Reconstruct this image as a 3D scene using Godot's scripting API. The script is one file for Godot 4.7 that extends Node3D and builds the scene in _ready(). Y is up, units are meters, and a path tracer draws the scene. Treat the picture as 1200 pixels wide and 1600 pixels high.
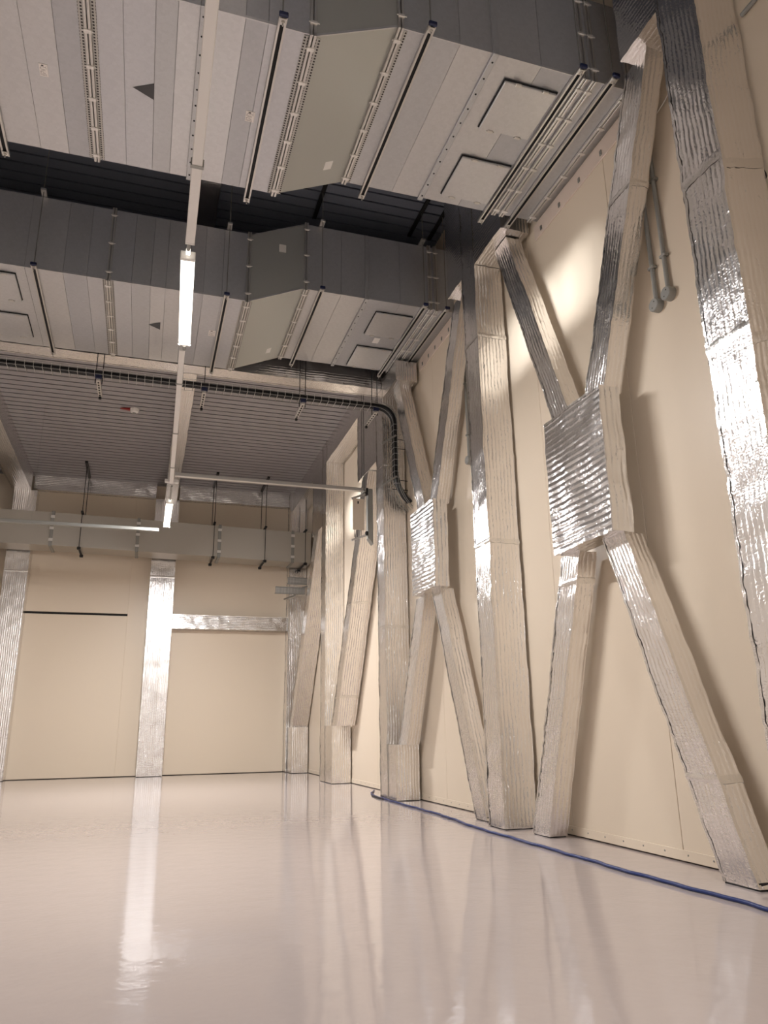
extends Node3D
# A tall industrial hall: cream wall panels, steel frame wrapped in aluminium foil, hung ducts, glossy epoxy floor.

class MB:
	# collects triangles for one mesh
	var v := PackedVector3Array()
	var n := PackedVector3Array()
	var u := PackedVector2Array()
	var ix := PackedInt32Array()

	func tri3(i: int, j: int, k: int, out: Vector3) -> void:
		var c := (v[j] - v[i]).cross(v[k] - v[i])
		if c.dot(out) > 0.0:
			ix.append_array(PackedInt32Array([i, k, j]))
		else:
			ix.append_array(PackedInt32Array([i, j, k]))

	func quad(a: Vector3, b: Vector3, c: Vector3, d: Vector3, out: Vector3, ta := Vector2(0, 0), tb := Vector2(1, 0), tc := Vector2(1, 1), td := Vector2(0, 1)) -> void:
		var s := v.size()
		var nn := (b - a).cross(c - a)
		if nn.length() < 1e-12:
			nn = (c - a).cross(d - a)
		nn = nn.normalized()
		if nn.dot(out) < 0.0:
			nn = -nn
		for p in [a, b, c, d]:
			v.append(p)
			n.append(nn)
		u.append_array(PackedVector2Array([ta, tb, tc, td]))
		tri3(s, s + 1, s + 2, nn)
		tri3(s, s + 2, s + 3, nn)

	func grid(pts: PackedVector3Array, uvs: PackedVector2Array, nu: int, nv: int, out: Vector3) -> void:
		# a sheet of nu x nv points with smooth normals
		var s := v.size()
		for j in nv:
			for i in nu:
				var i0 := maxi(i - 1, 0)
				var i1 := mini(i + 1, nu - 1)
				var j0 := maxi(j - 1, 0)
				var j1 := mini(j + 1, nv - 1)
				var c := (pts[j * nu + i1] - pts[j * nu + i0]).cross(pts[j1 * nu + i] - pts[j0 * nu + i])
				c = c.normalized()
				if c.dot(out) < 0.0:
					c = -c
				v.append(pts[j * nu + i])
				n.append(c)
				u.append(uvs[j * nu + i])
		for j in nv - 1:
			for i in nu - 1:
				var a := s + j * nu + i
				tri3(a, a + 1, a + nu + 1, out)
				tri3(a, a + nu + 1, a + nu, out)

	func box(lo: Vector3, hi: Vector3, bev := 0.0) -> void:
		var c := (lo + hi) * 0.5
		var h := (hi - lo) * 0.5
		hex_box(c, Vector3(h.x, 0, 0), Vector3(0, h.y, 0), Vector3(0, 0, h.z), bev)

	func hex_box(c: Vector3, a: Vector3, b: Vector3, d: Vector3, bev := 0.0) -> void:
		# box with half axes a, b, d and chamfered edges
		var la := a.length()
		var lb := b.length()
		var ld := d.length()
		bev = minf(bev, minf(la, minf(lb, ld)) * 0.45)
		var ax := [a.normalized(), b.normalized(), d.normalized()]
		var l := [la, lb, ld]
		for k in 3:
			var e: Vector3 = ax[k]
			var p: Vector3 = ax[(k + 1) % 3]
			var q: Vector3 = ax[(k + 2) % 3]
			var lp: float = l[(k + 1) % 3] - bev
			var lq: float = l[(k + 2) % 3] - bev
			for s in [-1.0, 1.0]:
				var o: Vector3 = c + e * (l[k] * s)
				quad(o - p * lp - q * lq, o + p * lp - q * lq, o + p * lp + q * lq, o - p * lp + q * lq, e * s, Vector2(-lp, -lq), Vector2(lp, -lq), Vector2(lp, lq), Vector2(-lp, lq))
			if bev > 0.0:
				for s in [-1.0, 1.0]:
					for t in [-1.0, 1.0]:
						var p0: Vector3 = c + p * (s * l[(k + 1) % 3]) + q * (t * lq)
						var p1: Vector3 = c + p * (s * lp) + q * (t * l[(k + 2) % 3])
						var ee: Vector3 = e * (l[k] - bev)
						quad(p0 - ee, p0 + ee, p1 + ee, p1 - ee, p * s + q * t)
		if bev > 0.0:
			for s in [-1.0, 1.0]:
				for t in [-1.0, 1.0]:
					for w in [-1.0, 1.0]:
						var i := v.size()
						var out: Vector3 = ax[0] * s + ax[1] * t + ax[2] * w
						v.append(c + ax[0] * s * la + ax[1] * t * (lb - bev) + ax[2] * w * (ld - bev))
						v.append(c + ax[0] * s * (la - bev) + ax[1] * t * lb + ax[2] * w * (ld - bev))
						v.append(c + ax[0] * s * (la - bev) + ax[1] * t * (lb - bev) + ax[2] * w * ld)
						for z in 3:
							n.append(out.normalized())
							u.append(Vector2(0, 0))
						tri3(i, i + 1, i + 2, out)

	func prism(poly: Array, z0: float, z1: float) -> void:
		# a convex outline in x and y, extruded along z
		var m := Vector2.ZERO
		for p in poly:
			m += p
		m /= poly.size()
		for i in poly.size():
			var p: Vector2 = poly[i]
			var q: Vector2 = poly[(i + 1) % poly.size()]
			var mid := (p + q) * 0.5 - m
			var e := (q - p).orthogonal()
			if e.dot(mid) < 0.0:
				e = -e
			quad(Vector3(p.x, p.y, z0), Vector3(q.x, q.y, z0), Vector3(q.x, q.y, z1), Vector3(p.x, p.y, z1), Vector3(e.x, e.y, 0), Vector2(p.x, z0), Vector2(q.x, z0), Vector2(q.x, z1), Vector2(p.x, z1))
		for i in range(1, poly.size() - 1):
			for z in [z0, z1]:
				var s := v.size()
				var out := Vector3(0, 0, -1.0 if z == minf(z0, z1) else 1.0)
				for p in [poly[0], poly[i], poly[i + 1]]:
					v.append(Vector3(p.x, p.y, z))
					n.append(out)
					u.append(p)
				tri3(s, s + 1, s + 2, out)

	func tube(path: PackedVector3Array, r: float, seg := 8, r1 := -1.0) -> void:
		var s := v.size()
		var m := path.size()
		var up := Vector3.UP
		var along := 0.0
		for i in m:
			var t := (path[mini(i + 1, m - 1)] - path[maxi(i - 1, 0)]).normalized()
			if absf(t.dot(up)) > 0.95:
				up = Vector3.RIGHT if absf(t.x) < 0.9 else Vector3.BACK
			var b := t.cross(up).normalized()
			up = b.cross(t).normalized()
			if i > 0:
				along += path[i].distance_to(path[i - 1])
			var rr := r if r1 < 0.0 else lerpf(r, r1, float(i) / (m - 1))
			for k in seg + 1:
				var g := TAU * k / seg
				var o := b * cos(g) + up * sin(g)
				v.append(path[i] + o * rr)
				n.append(o)
				u.append(Vector2(float(k) / seg, along))
		for i in m - 1:
			for k in seg:
				var a := s + i * (seg + 1) + k
				var out := n[a] + n[a + 1]
				tri3(a, a + 1, a + seg + 2, out)
				tri3(a, a + seg + 2, a + seg + 1, out)
		for e in [0, m - 1]:
			var c := v.size()
			var out: Vector3 = (path[0] - path[1]) if e == 0 else (path[m - 1] - path[m - 2])
			out = out.normalized()
			v.append(path[e])
			n.append(out)
			u.append(Vector2(0, 0))
			for k in seg + 1:
				v.append(v[s + e * (seg + 1) + k])
				n.append(out)
				u.append(Vector2(0, 0))
			for k in seg:
				tri3(c, c + 1 + k, c + 2 + k, out)

	func rod(a: Vector3, b: Vector3, r: float, seg := 8) -> void:
		tube(PackedVector3Array([a, b]), r, seg)

	func lathe(base: Vector3, axis: Vector3, prof: Array, seg := 16) -> void:
		# prof: (radius, height along the axis)
		var t := axis.normalized()
		var b := t.cross(Vector3.UP if absf(t.y) < 0.9 else Vector3.RIGHT).normalized()
		var c := b.cross(t)
		for j in prof.size() - 1:
			var p: Vector2 = prof[j]
			var q: Vector2 = prof[j + 1]
			for k in seg:
				var g0 := TAU * k / seg
				var g1 := TAU * (k + 1) / seg
				var o0 := b * cos(g0) + c * sin(g0)
				var o1 := b * cos(g1) + c * sin(g1)
				var out := (o0 + o1) * (q.y - p.y) - t * (q.x - p.x) * 2.0
				if out.length() < 1e-9:
					continue
				quad(base + o0 * p.x + t * p.y, base + o1 * p.x + t * p.y, base + o1 * q.x + t * q.y, base + o0 * q.x + t * q.y, out)

	func mesh() -> ArrayMesh:
		var arr := []
		arr.resize(Mesh.ARRAY_MAX)
		arr[Mesh.ARRAY_VERTEX] = v
		arr[Mesh.ARRAY_NORMAL] = n
		arr[Mesh.ARRAY_TEX_UV] = u
		arr[Mesh.ARRAY_INDEX] = ix
		var m := ArrayMesh.new()
		m.add_surface_from_arrays(Mesh.PRIMITIVE_TRIANGLES, arr)
		return m

var M := {}
var rng := RandomNumberGenerator.new()
var bump := FastNoiseLite.new()
var dent := FastNoiseLite.new()

# ---------------------------------------------------------------- naming
func obj(called: String, b: MB, m: Material, parent: Node = null) -> MeshInstance3D:
	var o := MeshInstance3D.new()
	o.name = called
	o.mesh = b.mesh()
	o.material_override = m
	add_named(o, parent)
	return o

func inst(called: String, mesh: Mesh, m: Material, at: Vector3, parent: Node) -> MeshInstance3D:
	var o := MeshInstance3D.new()
	o.name = called
	o.mesh = mesh
	o.material_override = m
	o.position = at
	add_named(o, parent)
	return o

func add_named(o: Node, parent: Node = null) -> void:
	var p: Node = parent if parent else self
	var base := String(o.name)
	if p.has_node(NodePath(base)):
		var k := 1
		while p.has_node(NodePath("%s_%03d" % [base, k])):
			k += 1
		o.name = "%s_%03d" % [base, k]
	p.add_child(o, true)

func tag(o: Node, label: String, category: String, group := "") -> Node:
	o.set_meta("label", label)
	o.set_meta("category", category)
	if group != "":
		o.set_meta("group", group)
	return o

func thing(called: String, label: String, category: String, group := "", at := Vector3.ZERO) -> Node3D:
	var o := Node3D.new()
	o.name = called
	o.position = at
	add_named(o)
	tag(o, label, category, group)
	return o

func struct(o: Node, label: String, category := "") -> void:
	o.set_meta("kind", "structure")
	o.set_meta("label", label)
	if category != "":
		o.set_meta("category", category)

# ---------------------------------------------------------------- materials
func mat(col: Color, rough: float, metal := 0.0) -> StandardMaterial3D:
	var m := StandardMaterial3D.new()
	m.albedo_color = col
	m.roughness = rough
	m.metallic = metal
	return m

func lattice(w: int, h: int, sd: int) -> PackedFloat32Array:
	var r := RandomNumberGenerator.new()
	r.seed = sd
	var a := PackedFloat32Array()
	a.resize(w * h)
	for i in w * h:
		a[i] = r.randf()
	return a

func add_noise(hm: PackedFloat32Array, w: int, h: int, cx: int, cy: int, amp: float, sd: int, ridged: bool) -> void:
	# periodic value noise with cx x cy cells, added to the height map
	var l := lattice(cx, cy, sd)
	for y in h:
		var fy := float(y) * cy / h
		var y0 := int(fy)
		var ty := fy - y0
		ty = ty * ty * (3.0 - 2.0 * ty)
		var r0 := y0 * cx
		var r1 := ((y0 + 1) % cy) * cx
		for x in w:
			var fx := float(x) * cx / w
			var x0 := int(fx)
			var tx := fx - x0
			tx = tx * tx * (3.0 - 2.0 * tx)
			var x1 := (x0 + 1) % cx
			var s := lerpf(lerpf(l[r0 + x0], l[r0 + x1], tx), lerpf(l[r1 + x0], l[r1 + x1], tx), ty)
			if ridged:
				s = absf(s - 0.5) * 2.0
			hm[y * w + x] += s * amp

func normal_texture(hm: PackedFloat32Array, w: int, h: int, sx: float, sy: float) -> ImageTexture:
	var d := PackedByteArray()
	d.resize(w * h * 3)
	for y in h:
		var ya := ((y + h - 1) % h) * w
		var yb := ((y + 1) % h) * w
		for x in w:
			var gx := (hm[y * w + (x + 1) % w] - hm[y * w + (x + w - 1) % w]) / (2.0 * sx)
			var gy := (hm[yb + x] - hm[ya + x]) / (2.0 * sy)
			var q := 1.0 / sqrt(gx * gx + gy * gy + 1.0)
			var k := (y * w + x) * 3
			d[k] = int(clampf(-gx * q * 0.5 + 0.5, 0, 1) * 255.0 + 0.5)
			d[k + 1] = int(clampf(gy * q * 0.5 + 0.5, 0, 1) * 255.0 + 0.5)
			d[k + 2] = int(clampf(q * 0.5 + 0.5, 0, 1) * 255.0 + 0.5)
	return ImageTexture.create_from_image(Image.create_from_data(w, h, false, Image.FORMAT_RGB8, d))

func foil_normal(sd: int, stripe_amp: float, crink: float, wave := 1.0, w_m := 0.6) -> ImageTexture:
	# w_m x 1.2 m of reinforced foil: eleven pleats along v, crumpled
	var w := 448
	var h := 640
	var hm := PackedFloat32Array()
	hm.resize(w * h)
	var r := RandomNumberGenerator.new()
	r.seed = sd
	var amps := []
	var ph := []
	for k in 11:
		amps.append(r.randf_range(0.55, 1.0))
		ph.append(r.randf_range(0, TAU))
	for y in h:
		var wob := (0.10 * sin(TAU * y / h * 2.0 + ph[0]) + 0.05 * sin(TAU * y / h * 5.0 + ph[1])) * wave
		for x in w:
			var f := fposmod(float(x) * 11.0 / w + wob, 11.0)
			var k := int(f)
			var t := f - k
			var a: float = lerpf(amps[k], amps[(k + 1) % 11], t)
			hm[y * w + x] = stripe_amp * a * (0.55 * absf(sin(PI * t)) + 0.45 * sin(PI * t) * sin(PI * t))
	# crumples: strong in patches, faint elsewhere
	var cr := PackedFloat32Array()
	cr.resize(w * h)
	add_noise(cr, w, h, 28, 48, crink * 1.15, sd + 1, true)
	add_noise(cr, w, h, 72, 108, crink * 0.55, sd + 2, true)
	add_noise(cr, w, h, 150, 200, crink * 0.22, sd + 3, false)
	var mask := PackedFloat32Array()
	mask.resize(w * h)
	add_noise(mask, w, h, 7, 11, 0.65, sd + 4, false)
	add_noise(mask, w, h, 18, 30, 0.35, sd + 5, false)
	for i in w * h:
		hm[i] += cr[i] * (0.50 + 1.7 * pow(mask[i], 3.0))
	return normal_texture(hm, w, h, w_m / w, 1.2 / h)

func make_materials() -> void:
	for k in 3:
		var f := mat(Color(0.935, 0.925, 0.915), 0.22, 1.0)
		f.normal_enabled = true
		f.normal_texture = foil_normal(11 + k * 10, 0.0031, 0.0015, 0.4)
		f.normal_scale = 1.0
		f.uv1_scale = Vector3(1.0 / 0.6, 1.0 / 1.2, 1)
		M["foil%d" % k] = f
	var nf := mat(Color(0.90, 0.895, 0.89), 0.2, 1.0)
	nf.normal_enabled = true
	nf.normal_texture = foil_normal(77, 0.0044, 0.0014, 0.25, 0.8)
	nf.uv1_scale = Vector3(1.0 / 0.8, 1.0 / 1.2, 1)
	M.foil_pleat = nf
	var tp := mat(Color(0.90, 0.89, 0.875), 0.2, 1.0)
	tp.normal_enabled = true
	tp.normal_texture = foil_normal(55, 0.0006, 0.0019, 1.0, 0.4)
	tp.uv1_scale = Vector3(1.0 / 0.4, 1.0 / 0.8, 1)
	M.tape = tp
	# cream coated wall panels
	var wp := mat(Color(0.86, 0.805, 0.725), 0.36)
	wp.metallic_specular = 0.4
	M.wall = wp
	M.wall_grey = mat(Color(0.86, 0.86, 0.85), 0.5)
	M.wall_left = mat(Color(0.74, 0.71, 0.675), 0.5)
	M.wall_gap = mat(Color(0.10, 0.095, 0.09), 0.8)
	M.trim = mat(Color(0.84, 0.78, 0.73), 0.6)
	# glossy epoxy floor
	var hm := PackedFloat32Array()
	hm.resize(256 * 256)
	add_noise(hm, 256, 256, 7, 7, 0.00075, 5, false)
	add_noise(hm, 256, 256, 24, 24, 0.00034, 6, false)
	add_noise(hm, 256, 256, 60, 60, 0.00006, 8, false)
	var fl := mat(Color(0.715, 0.67, 0.65), 0.07)
	fl.normal_enabled = true
	fl.normal_texture = normal_texture(hm, 256, 256, 0.9 / 256, 0.9 / 256)
	fl.normal_scale = 1.0
	fl.uv1_scale = Vector3(1.0 / 0.9, 1.0 / 0.9, 1)
	M.floor = fl
	# galvanised sheet, a few tones
	var gn := FastNoiseLite.new()
	gn.seed = 3
	gn.noise_type = FastNoiseLite.TYPE_CELLULAR
	gn.frequency = 0.035
	gn.cellular_return_type = FastNoiseLite.RETURN_CELL_VALUE
	var gt := NoiseTexture2D.new()
	gt.noise = gn
	gt.width = 256
	gt.height = 256
	gt.seamless = true
	var ramp := Gradient.new()
	ramp.set_color(0, Color(0.96, 0.96, 0.96))
	ramp.set_color(1, Color(1, 1, 1))
	gt.color_ramp = ramp
	var tones := [Color(0.77, 0.775, 0.785), Color(0.74, 0.745, 0.755), Color(0.80, 0.80, 0.80), Color(0.755, 0.76, 0.765)]
	var rough := [0.42, 0.50, 0.38, 0.46]
	for k in 4:
		var g := mat(tones[k], rough[k], 0.78)
		g.albedo_texture = gt
		g.uv1_triplanar = true
		g.uv1_scale = Vector3(3, 3, 3)
		M["galv%d" % k] = g
	M.galv_rear = mat(Color(0.715, 0.695, 0.655), 0.46, 0.7)
	M.galv_satin = mat(Color(0.72, 0.725, 0.705), 0.48, 0.7)
	M.zinc = mat(Color(0.80, 0.79, 0.77), 0.35, 0.9)
	M.zinc_dull = mat(Color(0.60, 0.60, 0.58), 0.5, 0.8)
	M.clip = mat(Color(0.86, 0.85, 0.83), 0.4, 0.6)
	M.dark = mat(Color(0.07, 0.07, 0.075), 0.7)
	M.deck = mat(Color(0.60, 0.59, 0.595), 0.45, 0.2)
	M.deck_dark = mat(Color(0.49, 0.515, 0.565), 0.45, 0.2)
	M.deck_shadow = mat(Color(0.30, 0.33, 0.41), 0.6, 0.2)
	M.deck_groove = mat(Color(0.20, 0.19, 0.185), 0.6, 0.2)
	M.blue_cap = mat(Color(0.06, 0.10, 0.24), 0.45)
	M.black = mat(Color(0.035, 0.035, 0.04), 0.45)
	M.cable_blue = mat(Color(0.05, 0.15, 0.38), 0.38)
	M.white_plastic = mat(Color(0.86, 0.85, 0.83), 0.4)
	M.red = mat(Color(0.5, 0.10, 0.09), 0.4)
	M.green = mat(Color(0.16, 0.42, 0.14), 0.5)
	M.grey_plastic = mat(Color(0.56, 0.56, 0.54), 0.4)
	M.board = mat(Color(0.80, 0.74, 0.66), 0.5)
	M.arrow = mat(Color(0.26, 0.26, 0.27), 0.55)
	M.trunk = mat(Color(0.86, 0.85, 0.83), 0.4, 0.15)
	var le := mat(Color(1, 0.97, 0.92), 0.4)
	le.emission_enabled = true
	le.emission = Color(1.0, 0.97, 0.92)
	le.emission_energy_multiplier = 3.0
	M.lens = le
	# printed sticker: rows of small grey marks
	var im := Image.create(48, 64, false, Image.FORMAT_RGB8)
	im.fill(Color(0.90, 0.88, 0.86))
	var r := RandomNumberGenerator.new()
	r.seed = 12
	for row in 9:
		var x := 4
		while x < 40:
			var ln := r.randi_range(2, 8)
			if r.randf() < 0.6:
				im.fill_rect(Rect2i(x, 5 + row * 6, ln, 2), Color(0.35, 0.34, 0.34))
			x += ln + 2
	im.fill_rect(Rect2i(14, 52, 12, 7), Color(0.2, 0.2, 0.2))
	var st := mat(Color(1, 1, 1), 0.5)
	st.albedo_texture = ImageTexture.create_from_image(im)
	M.sticker = st
	M.sticker_plain = mat(Color(0.88, 0.87, 0.85), 0.5)
	# punched strip of the duct frames
	var pim := Image.create(16, 16, false, Image.FORMAT_RGB8)
	pim.fill(Color(0.72, 0.71, 0.69))
	pim.fill_rect(Rect2i(4, 3, 8, 9), Color(0.22, 0.21, 0.21))
	var pm := mat(Color(1, 1, 1), 0.45, 0.6)
	pm.albedo_texture = ImageTexture.create_from_image(pim)
	pm.uv1_scale = Vector3(1.0 / 0.035, 1.0 / 0.035, 1)
	pm.uv1_triplanar = true
	pm.uv1_scale = Vector3(28, 28, 28)
	M.punched = pm

# ---------------------------------------------------------------- foil-wrapped steel
func wrinkle(p: Vector3, k: float) -> Vector3:
	var a := bump.get_noise_3dv(p)
	var b := dent.get_noise_3dv(p)
	var c := bump.get_noise_3dv(p + Vector3(31, 7, 53))
	var d := dent.get_noise_3dv(p + Vector3(17, 41, 9))
	return Vector3(a * 0.016 + b * 0.008, (c - b) * 0.006, c * 0.016 + d * 0.008) * k

func foil_body(a: Vector3, b: Vector3, U: Vector3, V: Vector3, k := 1.0, caps := true) -> MB:
	# a bar from a to b whose section has the half axes U and V; pleats run from a to b
	var m := MB.new()
	var L := a.distance_to(b)
	var nl := maxi(int(L / 0.07), 3) + 1
	var off := rng.randf_range(0, 5)
	for f in 4:
		var e: Vector3 = [U, V, -U, -V][f]
		var s: Vector3 = [V, -U, -V, U][f]
		var wd := s.length() * 2.0
		var nw := maxi(int(wd / 0.06), 3) + 1
		var pts := PackedVector3Array()
		var uvs := PackedVector2Array()
		for j in nl:
			var t := float(j) / (nl - 1)
			for i in nw:
				var q := float(i) / (nw - 1)
				var p := a.lerp(b, t) + e + s * (q * 2.0 - 1.0)
				pts.append(p + wrinkle(p, k))
				uvs.append(Vector2(q * wd + off + f * 0.37, t * L + off))
		m.grid(pts, uvs, nw, nl, e)
	if caps:
		for t in [0.0, 1.0]:
			var nu := maxi(int(U.length() * 2.0 / 0.06), 3) + 1
			var nv := maxi(int(V.length() * 2.0 / 0.06), 3) + 1
			var pts := PackedVector3Array()
			var uvs := PackedVector2Array()
			for j in nv:
				for i in nu:
					var p := a.lerp(b, t) + U * (2.0 * i / (nu - 1) - 1.0) + V * (2.0 * j / (nv - 1) - 1.0)
					pts.append(p + wrinkle(p, k))
					uvs.append(Vector2(U.length() * 2.0 * i / (nu - 1) + off, V.length() * 2.0 * j / (nv - 1) + off))
			m.grid(pts, uvs, nu, nv, (b - a) * (t * 2.0 - 1.0))
	return m

func corner_tape(a: Vector3, b: Vector3, c1: Vector3, c2: Vector3, k: float) -> MB:
	# a strip of foil tape folded over the edge where the faces c1 and c2 meet, torn unevenly
	var m := MB.new()
	var L := a.distance_to(b)
	var nl := maxi(int(L / 0.04), 4) + 1
	var d1 := -c2.normalized()
	var d2 := -c1.normalized()
	var out := (c1.normalized() + c2.normalized())
	var pts := [PackedVector3Array(), PackedVector3Array()]
	var uvs := [PackedVector2Array(), PackedVector2Array()]
	for j in nl:
		var t := float(j) / (nl - 1)
		var p := a.lerp(b, t) + c1 + c2
		p += wrinkle(p, k) + out * (0.002 + 0.004 * rng.randf())
		var w1 := rng.randf_range(0.022, 0.038)
		var w2 := rng.randf_range(0.022, 0.038)
		var q1 := p + d1 * w1 - c2.normalized() * 0.001
		var q2 := p + d2 * w2 - c1.normalized() * 0.001
		pts[0].append_array(PackedVector3Array([p, q1]))
		pts[1].append_array(PackedVector3Array([p, q2]))
		uvs[0].append_array(PackedVector2Array([Vector2(0.2, t * L), Vector2(0.2 + w1, t * L)]))
		uvs[1].append_array(PackedVector2Array([Vector2(0.2, t * L), Vector2(0.2 - w2, t * L)]))
	m.grid(pts[0], uvs[0], 2, nl, c1)
	m.grid(pts[1], uvs[1], 2, nl, c2)
	return m

func tape_band(a: Vector3, b: Vector3, U: Vector3, V: Vector3, t0: float, wd: float, k: float, slant := 0.0) -> MB:
	# a turn of tape round the bar at the share t0 of its length
	var m := MB.new()
	var ax := (b - a).normalized()
	for f in 4:
		var e: Vector3 = [U, V, -U, -V][f]
		var s: Vector3 = [V, -U, -V, U][f]
		var nw := maxi(int(s.length() * 2.0 / 0.04), 4) + 1
		var pts := PackedVector3Array()
		var uvs := PackedVector2Array()
		for j in 4:
			for i in nw:
				var q := float(i) / (nw - 1) * 2.0 - 1.0
				var up := (float(j) / 3.0 - 0.5) * wd
				if j == 0 or j == 3:
					up += rng.randf_range(-0.006, 0.006)
				var p := a.lerp(b, t0) + e + s * q
				var sl := slant * (q if f == 0 else (-q if f == 2 else (-1.0 if f == 1 else 1.0)))
				p += ax * (up + sl)
				var rise := 0.008 if (j == 1 or j == 2) else 0.003
				pts.append(p + wrinkle(p, k) + e.normalized() * rise + s.normalized() * q * rise)
				uvs.append(Vector2(q * s.length(), up * 2.0))
		m.grid(pts, uvs, nw, 4, e)
	return m

func foil_bar(called: String, label: String, category: String, group: String, a: Vector3, b: Vector3, U: Vector3, V: Vector3, opt := {}) -> Node3D:
	var root := thing(called, label, category, group, Vector3(a))
	var k: float = opt.get("k", 1.0)
	var mt: Material = opt.get("mat", M["foil%d" % rng.randi_range(0, 2)])
	var back := Transform3D(Basis(), -a)
	var put := func(nm: String, mb: MB, m: Material) -> void:
		for i in mb.v.size():
			mb.v[i] = back * mb.v[i]
		obj(nm, mb, m, root)
	if a.y < 0.02 and absf(b.y - a.y) > 0.5:
		a = a.lerp(b, 0.013 / (b.y - a.y))
	put.call("foil_wrap", foil_body(a, b, U, V, k, opt.get("caps", true)), mt)
	if a.y < 0.02 and absf(b.y - a.y) > 0.5:
		var ft := MB.new()
		ft.hex_box(Vector3(a.x, 0.03, a.z) + (b - a).normalized() * 0.0, U * 0.94, Vector3(0, 0.03, 0), V * 0.94)
		put.call("steel_foot", ft, M.dark)
	for c in opt.get("tapes", [[1, 1], [1, -1], [-1, 1], [-1, -1]]):
		put.call("edge_tape", corner_tape(a, b, U * float(c[0]), V * float(c[1]), k), M.tape)
	for t in opt.get("bands", []):
		put.call("tape_band", tape_band(a, b, U, V, t, opt.get("band", 0.07), k, opt.get("slant", 0.0)), M.tape)
	return root

func foil_block(called: String, label: String, category: String, group: String, lo: Vector3, hi: Vector3, axis := 1, opt := {}) -> Node3D:
	# a box of foil; pleats run along the axis (0 x, 1 y, 2 z)
	var c := (lo + hi) * 0.5
	var h := (hi - lo) * 0.5
	var a := c
	var b := c
	a[axis] = lo[axis]
	b[axis] = hi[axis]
	var p := (axis + 1) % 3
	var q := (axis + 2) % 3
	var U := Vector3.ZERO
	var V := Vector3.ZERO
	U[p] = h[p]
	V[q] = h[q]
	if not opt.has("tapes"):
		# only the edges turned to the room are taped
		opt = opt.duplicate()
		opt["tapes"] = [[1, -1], [-1, -1]] if axis == 1 and lo.x > 1.0 else ([[1, 1], [1, -1]] if axis == 1 else [[-1, 1], [-1, -1]])
	return foil_bar(called, label, category, group, a, b, U, V, opt)

func brace(label: String, y0: float, z0: float, y1: float, z1: float, w: float, xa := 4.65, xb := 4.88, opt := {}) -> void:
	var xc := (xa + xb) * 0.5
	opt["tapes"] = [[1, -1], [-1, -1]]
	foil_bar("foil_brace", label, "brace", "foil-wrapped diagonal braces on the right wall", Vector3(xc, y0, z0), Vector3(xc, y1, z1), Vector3(0, 0, w * 0.5), Vector3((xb - xa) * 0.5, 0, 0), opt)

# ---------------------------------------------------------------- ducts
var D := {}

func duct_y(d: Dictionary, x: float) -> float:
	# bottom of the duct at x: low to the left, rising through the offset piece
	return lerpf(d.yl, d.yr, clampf((x - d.t0) / (d.t1 - d.t0), 0, 1))

func duct_panels(d: Dictionary, root: Node3D) -> void:
	var cuts: Array = d.cuts
	for i in cuts.size() - 1:
		var x0: float = cuts[i] + 0.002
		var x1: float = cuts[i + 1] - 0.002
		var tr: bool = x0 > d.t0 - 0.05 and x1 < d.t1 + 0.05
		var mt: Material = M.galv_satin if tr else M["galv%d" % ((i * 7 + i / 3) % 4)]
		var tilt := 0.0 if tr else rng.randf_range(-0.004, 0.004)
		var lift := rng.randf_range(0.0, 0.004)
		var y0 := duct_y(d, x0) + lift - tilt * (x1 - x0)
		var y1 := duct_y(d, x1) + lift + tilt * (x1 - x0)
		var b := MB.new()
		b.prism([Vector2(x0, y0), Vector2(x1, y1), Vector2(x1, y1 + 0.02), Vector2(x0, y0 + 0.02)], d.zf, d.zn)
		obj("bottom_panel", b, mt, root)
		var s := MB.new()
		var ya := duct_y(d, x0)
		var yb := duct_y(d, x1)
		s.prism([Vector2(x0, ya + 0.02), Vector2(x1, yb + 0.02), Vector2(x1, yb + d.h), Vector2(x0, ya + d.h)], d.zn - 0.015 - rng.randf_range(0, 0.003), d.zn)
		obj("side_panel", s, mt, root)
	# top and far side close the duct
	for k in 3:
		var xa: float = [cuts[0], d.t0, d.t1][k]
		var xb: float = [d.t0, d.t1, cuts[-1]][k]
		var ya := duct_y(d, xa)
		var yb := duct_y(d, xb)
		var f := MB.new()
		f.prism([Vector2(xa, ya + 0.02), Vector2(xb, yb + 0.02), Vector2(xb, yb + d.h), Vector2(xa, ya + d.h)], d.zf, d.zf + 0.015)
		obj("rear_panel", f, M.galv1, root)
		var t := MB.new()
		t.prism([Vector2(xa, ya + d.h), Vector2(xb, yb + d.h), Vector2(xb, yb + d.h + 0.015), Vector2(xa, ya + d.h + 0.015)], d.zf, d.zn)
		obj("top_panel", t, M.galv1, root)
	# folded edge along the lower front corner
	for k in 3:
		var xa: float = [cuts[0], d.t0, d.t1][k]
		var xb: float = [d.t0, d.t1, cuts[-1]][k]
		var ya := duct_y(d, xa)
		var yb := duct_y(d, xb)
		var e := MB.new()
		e.prism([Vector2(xa, ya - 0.006), Vector2(xb, yb - 0.006), Vector2(xb, yb + 0.022), Vector2(xa, ya + 0.022)], d.zn, d.zn + 0.012)
		obj("corner_fold", e, M.galv2, root)

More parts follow.
